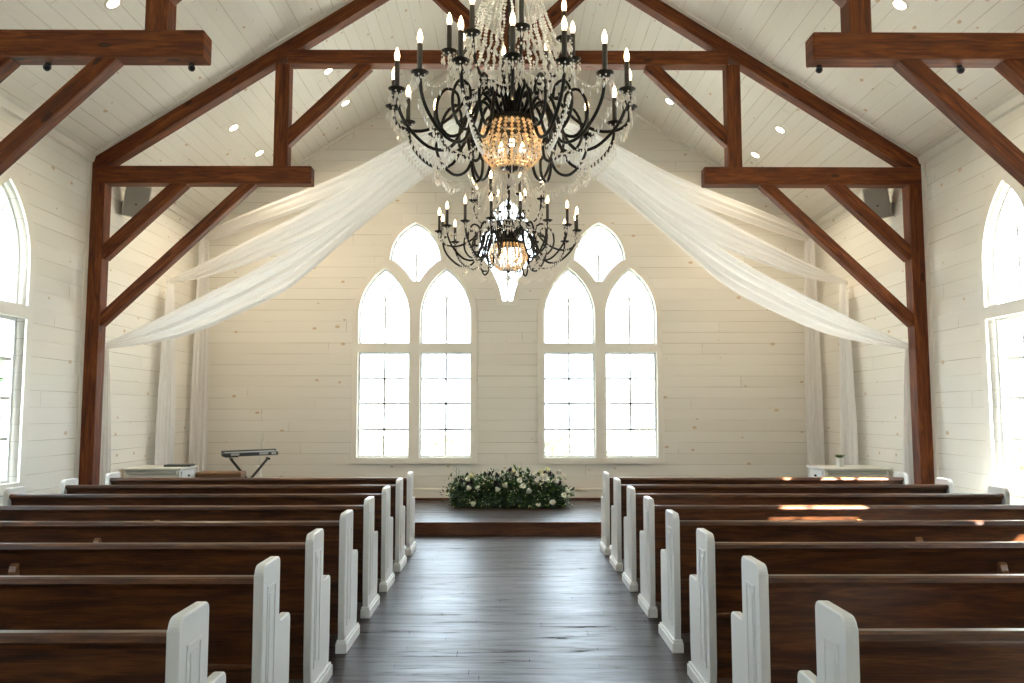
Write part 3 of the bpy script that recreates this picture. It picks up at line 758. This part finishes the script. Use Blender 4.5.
# ------------------------------------------------------------------ stage furniture
def leaf(b, base, d, L, w, bend=.2):
    d = d.normalized(); sd = d.cross(Vector((0, 0, 1)))
    if sd.length < .05: sd = Vector((1, 0, 0))
    sd.normalize(); up = sd.cross(d)
    p = [base, base+d*L*.45+sd*w+up*bend*L*.3, base+d*L-up*bend*L*.3, base+d*L*.45-sd*w+up*bend*L*.3, base+d*L*.5+up*bend*L*.12]
    v = [b.b.verts.new(q) for q in p]
    for f in ((0, 1, 4), (1, 2, 4), (2, 3, 4), (3, 0, 4)): b.face([v[i] for i in f])
def flowers():
    t = thing('flower_arrangement', 'low wide arrangement of greenery and white roses on the stage floor', 'flowers', (.012, 13.0, STG))
    r = random.Random(11)
    def top(x):
        f = abs(x)/.92; return (.475+.03*sin(6*x+1)+.03*sin(13*x))*sqrt(max(0, 1-f**6))+.03
    b = MB()
    def surf():
        while 1:
            x = r.uniform(-.9, .9); a = r.uniform(0, PI); k = r.uniform(.55, 1.0)
            h = top(x); y = -cos(a)*.30*k*(1-abs(x)**5*.6); z = h*sin(a)*k
            if z > 0.01: return Vector((x, y, z)), a, k
    b.mi = 0                                                  # dense inner growth
    N_, M_ = 40, 14; rows = []
    for i in range(N_+1):
        x = -.87+1.74*i/N_; h = top(x)*.68
        rows.append([b.b.verts.new((x+r.uniform(-.01, .01), -cos(PI*j/M_)*.22*(1-abs(x)**6*.6)+r.uniform(-.015, .015), max(.004, h*sin(PI*j/M_)**.7+r.uniform(-.02, .02)))) for j in range(M_+1)])
    for i in range(N_):
        for j in range(M_): b.face([rows[i][j], rows[i+1][j], rows[i+1][j+1], rows[i][j+1]])
    for i in range(3000):
        p, a, k = surf(); p = p*(1.0 if i % 5 else r.uniform(1.02, 1.16)); b.mi = r.choices((0, 1, 2), (3, 4, 2.6))[0]
        d = Vector((p.x*.5+r.uniform(-.8, .8), -cos(a)+r.uniform(-.7, .5), sin(a)*.8+r.uniform(-.6, .6)))
        leaf(b, p, d, r.uniform(.05, .10), r.uniform(.013, .028), r.uniform(0, .5))
    for i in range(110):                                       # fern fronds and tall sprigs
        p, a, k = surf(); p = p*.8
        d = Vector((p.x*1.1+r.uniform(-.5, .5), -cos(a)*.7+r.uniform(-.3, .3), .5+r.random()*.6)).normalized(); L = r.uniform(.14, .26); b.mi = r.choice((0, 1, 1, 2))
        b.tube([p, p+d*L*.5, p+d*L+Vector((0, 0, -.02))], .002, 4)
        for j in range(10):
            q = p+d*L*(.25+.075*j); s_ = 1 if j % 2 else -1
            leaf(b, q, d*.6+Vector((s_*.8, r.uniform(-.4, .4), .2)), .035, .008)
    for x, h in ((-.80, .60), (-.76, .57), (.30, .60)):
        b.mi = 2; b.tube([(x, -.1, .2), (x*1.0, -.1, h)], .003, 4)
        for j in range(8): leaf(b, Vector((x, -.1, h-.035*j)), Vector((1 if j % 2 else -1, r.uniform(-.5, .5), .5)), .06, .017)
    b.build('greenery', [M['leaf1'], M['leaf2'], M['leaf3']], t, fix=False)
    def rose(name, mat, size, sd):
        rr = random.Random(sd); b = MB()
        for ring, (n, rad_, tilt, z) in enumerate(((3, .28, 1.25, .25), (5, .55, 1.0, .1), (6, .85, .65, -.1), (7, 1.0, .35, -.3))):
            for k in range(n):
                a = 2*PI*k/n+ring*.5; rows = []
                for i in range(4):
                    g = i/3; row = []
                    for j in range(5):
                        h = (j/4-.5)*2; an = a+h*(1.9/n)*1.6*(1-.35*g*g)
                        rr_ = rad_*(.45+.55*g**.7); zz = z+g*tilt*.75-(.18*g*g*(ring > 1))
                        row.append(b.b.verts.new(Vector((rr_*cos(an), rr_*sin(an), zz))*size))
                    rows.append(row)
                for i in range(3):
                    for j in range(4): b.face([rows[i][j], rows[i][j+1], rows[i+1][j+1], rows[i+1][j]])
        b.lathe([(0, -.5*size), (.5*size, -.3*size), (.55*size, 0), (.2*size, .5*size), (0, .55*size)], 10)
        return b.build(name, mat, None, smooth=True, fix=False)
    first = {}
    def put(name, mat, size, x, y, z, tilt):
        key = (name, mat.name, size)
        if key in first: o = first[key].copy(); C.objects.link(o)
        else: o = first[key] = rose(name, mat, size, len(first))
        o.parent = t; o.location = (x, y-.045, z); o.rotation_euler = (tilt, r.uniform(-.4, .4), r.uniform(0, 6))
        return o
    # (photo column, row) read off as offsets across and height
    W_ = [(-.60, .30, 0), (-.475, .30, 0), (-.535, .075, 0), (-.57, .47, 1), (-.62, .43, 0), (-.05, .34, 0), (.12, .50, 0), (.08, .535, 1), (.225, .34, 0), (.43, .41, 0), (.52, .45, 0), (.56, .45, 0), (.49, .44, 0), (.735, .39, 0),
          (.60, .57, 1), (.77, .53, 0), (.50, .535, 1), (.46, .055, 0), (.66, .10, 0), (.91, .24, 0), (.84, .20, 0), (.86, .46, 0), (.17, .42, 0), (-.16, .28, 0), (.31, .26, 0)]
    big = {9, 10, 11}
    for i, (x, z, yl) in enumerate(W_):
        f = min(1, z/max(top(x), .1)); y = -.31*sqrt(max(0, 1-f*f*.85))-.02
        put('white_rose', M['petaly'] if yl else M['petal'], (.066 if i in big else .046), x, y, z, rad(75-45*f))
    for x, z in ((-.62, .36), (-.55, .38), (-.16, .48), (-.19, .38), (-.17, .33), (.10, .50), (.02, .56), (.56, .52), (.63, .50), (.78, .36), (-.30, .50), (-.70, .40)):
        f = min(1, z/max(top(x), .1)); put('dark_bloom', M['bloom'], .042, x, -.31*sqrt(max(0, 1-f*f*.85))-.01, z, rad(75-45*f))
    b = MB()
    for i in range(420):
        p, a, k = surf()
        if abs(p.x) > .6 and i % 3: continue
        b.octa(p*1.08+Vector((0, -.03, .01)), .011)
    o = b.build('filler_blossoms', M['petaly'], t); o['kind'] = 'stuff'
flowers()

def keyboard():
    loc = Vector((-3.93, 12.78, 0)); rz = rad(24)
    t = thing('electric_keyboard', 'dark electric keyboard lying on the black folding stand', 'keyboard', (loc.x, loc.y, .955), rz)
    t.rotation_euler = (rad(0), rad(-1.2), rz)
    MB().box((-.40, -.15, 0), (.40, .15, .055)).build('case', M['slate'], t, bevel=.012)
    b = MB(); b.box((-.40, .03, .05), (.40, .15, .085)); b.build('rear_panel', M['slate'], t, bevel=.01)
    b = MB()
    for k in range(34): b.box((-.37+.0216*k, -.145, .054), (-.37+.0216*k+.0205, .02, .064))
    b.build('white_keys', M['silver'], t)
    for x0, x1 in ((-.29, -.17), (.12, .25), (.30, .37)): MB().box((x0, -.153, .012), (x1, -.149, .046)).build('front_plate', M['silver'], t)
    MB().box((-.37, -.14, -.012), (-.18, .12, .001)).build('underside_box', M['black'], t, bevel=.006)
    s = thing('keyboard_stand', 'black folding X stand carrying the keyboard on the stage', 'stand', (loc.x, loc.y, STG), rz)
    for k in (-1, 1):
        b = MB()
        b.tube([(k*.27, k*.03, .735), (-k*.30, k*.03, .03)], .019, 8)
        b.build('leg', M['black'], s, smooth=True)
    for k in (-1, 1): MB().tube([(k*.27, -.14, .742), (k*.27, .14, .742)], .018, 8).build('top_bar', M['black'], s, smooth=True)
    for k in (-1, 1): MB().tube([(k*.30, -.22, .025), (k*.30, .22, .025)], .022, 8).build('foot_bar', M['black'], s, smooth=True)
    MB().tube([(0, -.06, .405), (0, .06, .405)], .03, 10).build('pivot_knob', M['black'], s)
keyboard()
# padded bench
t = thing('piano_bench', 'bench with tan padded top left of the keyboard', 'bench', (-4.11, 12.05, STG+.0), rad(4))
b = MB(); b.box((-.32, -.17, .50), (.32, .17, .60)); b.build('padded_seat', M['leather'], t, bevel=.03, segs=3)
MB().box((-.29, -.145, .43), (.29, .145, .502)).build('apron', M['pew'], t, bevel=.004)
for x in (-1, 1):
    for y in (-1, 1): MB().box((x*.26-.022, y*.12-.022, 0), (x*.26+.022, y*.12+.022, .435)).build('leg', M['pew'], t, bevel=.003)
# cabinets
def cabinet(name, label, x0, x1, y0, y1, top, group=None, face=1):
    cx, cy = (x0+x1)/2, (y0+y1)/2; hx, hy = (x1-x0)/2, (y1-y0)/2; h = top-STG
    t = thing(name, label, 'cabinet', (cx, cy, STG), 0, group)
    MB().box((-hx+.03, -hy+.03, .06), (hx-.03, hy-.01, h-.03)).build('carcass', M['cab'], t, bevel=.004)
    MB().box((-hx, -hy, h-.028), (hx, hy, h)).build('table_top', M['cab'], t, bevel=.006)
    MB().box((-hx+.06, -hy+.012, h-.085), (hx-.06, -hy+.03, h-.035)).build('back_rail', M['cabedge'], t, bevel=.003)
    for x in (-1, 1):
        for y in (-1, 1): MB().box((x*(hx-.05)-.025, y*(hy-.05)-.025, 0), (x*(hx-.05)+.025, y*(hy-.05)+.025, h-.028)).build('leg', M['cab'], t, bevel=.003)
    d = MB().box((face*(hx-.03)-.012, -hy+.10, h-.20), (face*(hx-.03)+.012, hy-.10, h-.05)).build('drawer', M['pot'], t, bevel=.003)
    MB().lathe([(0, -.02), (.012, -.02), (.016, 0), (.012, .012), (0, .014)], 10, (face*(hx-.01), 0, h-.12), Matrix.Rotation(rad(90), 4, 'Y')).build('knob', M['iron'], d, smooth=True)
    return t
cabinet('side_cabinet', 'white cabinet at the left stage wall with a dark laptop on it', -5.19, -4.40, 11.3, 11.95, .86, 'white stage cabinets', 1)
cabinet('side_cabinet', 'white cabinet at the right stage wall with a small potted plant on it', 4.27, 5.19, 11.3, 11.95, .855, 'white stage cabinets', -1)
t = thing('laptop', 'closed dark laptop lying on the left white cabinet', 'laptop', (-4.58, 11.72, .86), rad(5))
MB().box((-.18, -.12, .001), (.18, .12, .018)).build('base', M['slate'], t, bevel=.004); MB().box((-.18, -.12, .019), (.18, .12, .028)).build('lid', M['slate'], t, bevel=.004)
t = thing('potted_plant', 'tiny green plant in a white pot on the right white cabinet', 'plant', (4.66, 11.72, .855))
MB().lathe([(0, .0), (.045, 0), (.055, .12), (.05, .12), (.045, .105), (0, .105)], 16).build('pot', M['pot'], t, smooth=False)
b = MB(); r = random.Random(3)
for k in range(26):
    a = r.random()*6.28; leaf(b, Vector((.02*cos(a), .02*sin(a), .11)), Vector((cos(a), sin(a), r.uniform(.2, 1.2))), r.uniform(.06, .10), .02, .4)
b.build('foliage', M['leaf2'], t, fix=False)
# sprig in a slim vase behind the keyboard
t = thing('sprig_vase', 'thin twig with pale tips standing behind the keyboard', 'vase', (-3.98, 13.45, STG))
MB().lathe([(0, 0), (.07, 0), (.075, .25), (.04, .5), (.035, .6), (.03, .6), (.03, .05), (0, .05)], 14).build('vase', M['pot'], t, smooth=True)
b = MB(); b.tube(spline([(0, 0, .1), (0, 0, .6), (.02, 0, .85), (.06, .0, 1.1)], 10), .004, 4)
for k in range(9):
    q = Vector((.02+.004*k, 0, .82+.033*k)); e_ = q+Vector((r.uniform(-.07, .07), r.uniform(-.04, .04), .05)); b.tube([q, e_], .0022, 3)
b.build('twig', M['cabedge'], t)
for k in range(12):
    b = MB(); b.octa((.05+r.uniform(-.07, .07), r.uniform(-.04, .04), 1.02+r.uniform(-.07, .09)), .010); b.build('bud', M['petal'], t)

# ------------------------------------------------------------------ outside
b = MB(); b.box((-80, -60, -1.5), (80, 140, -1.4)); struct(b.build('ground', M['lawn']))
def tree(x, y, h, w, label, mat, conifer=False, seed=0):
    r = random.Random(seed); t = thing('tree', label, 'tree', (x, y, -1.4), 0, 'trees outside the windows')
    MB().tube([(0, 0, -.05), (.05, 0, h*.4), (0, 0, h*.8)], [w*.06, w*.05, w*.03], 6).build('trunk', M['bark'], t)
    b = MB()
    for i in range(420):
        if conifer:
            z = r.uniform(.1, 1); R = w*.5*(1-z)+.03; a = r.random()*6.28; p = Vector((R*cos(a), R*sin(a), z*h)); d = Vector((cos(a), sin(a), -.3))
        else:
            u = r.uniform(-1, 1); a = r.random()*6.28; q = sqrt(1-u*u); k = r.uniform(.6, 1)*(1+.25*sin(3*a+seed)); p = Vector((q*cos(a)*w*.5*k, q*sin(a)*w*.5*k, h*.62+u*h*.38*k)); d = Vector((q*cos(a), q*sin(a), u))
        leaf(b, p, d+Vector((r.uniform(-.6, .6),)*3), w*.13, w*.05)
    b.build('crown', mat, t, fix=False)
tree(4.6, 43, 2.5, 1.3, 'faint conifer outside the right altar window, left pane', M['tree2'], True, 1)
tree(8.1, 45, 2.9, 2.6, 'faint bushy tree outside the right altar window, right pane near its frame', M['tree1'], False, 2)
tree(5.9, 48, 1.9, 1.6, 'faint low bush outside the right altar window, right pane near the mullion', M['tree1'], False, 3)
tree(2.6, 47, 1.5, 2.4, 'faint low bush outside the right altar window, left pane', M['tree1'], False, 4)
tree(-7.3, 45, 1.8, 2.0, 'faint bush outside the left altar window, left pane', M['tree1'], False, 5)
tree(-3.4, 47, 1.6, 2.2, 'faint bush outside the left altar window, right pane', M['tree1'], False, 6)
tree(-14, 22, 5.6, 4.0, 'blue green tree outside the left side window', M['tree2'], False, 7)
tree(15, 24, 4.4, 3.6, 'haze paled tree outside the right side window', M['tree1'], False, 8)

# ------------------------------------------------------------------ light
w = bpy.data.worlds.new('World'); sc.world = w; w.use_nodes = True
bg = w.node_tree.nodes['Background']; bg.inputs[0].default_value = (.74, .88, 1.0, 1); bg.inputs[1].default_value = 7.5
sd = bpy.data.lights.new('sun', 'SUN'); sd.energy = 95; sd.color = (1, .96, .90); sd.angle = rad(.7)
so = bpy.data.objects.new('sun', sd); C.objects.link(so)
el = rad(39); hd = Vector((-1, .62, 0)).normalized()
so.rotation_euler = (hd*cos(el) + Vector((0, 0, -sin(el)))).to_track_quat('-Z', 'Y').to_euler()

# ------------------------------------------------------------------ camera
cd = bpy.data.cameras.new('camera'); cd.sensor_width = 36; cd.lens = 830/1024*36; cd.clip_start = .05; cd.clip_end = 500
co = bpy.data.objects.new('camera', cd); C.objects.link(co)
co.location = (-.026, 0, 1.6); co.rotation_euler = (PI/2+math.atan(71.5/830), 0, -math.atan(6/830.))
sc.camera = co
sc.view_settings.view_transform = 'Standard'; sc.view_settings.look = 'None'; sc.view_settings.gamma = 1; sc.view_settings.use_curve_mapping = False
sc.view_settings.exposure = 0.62
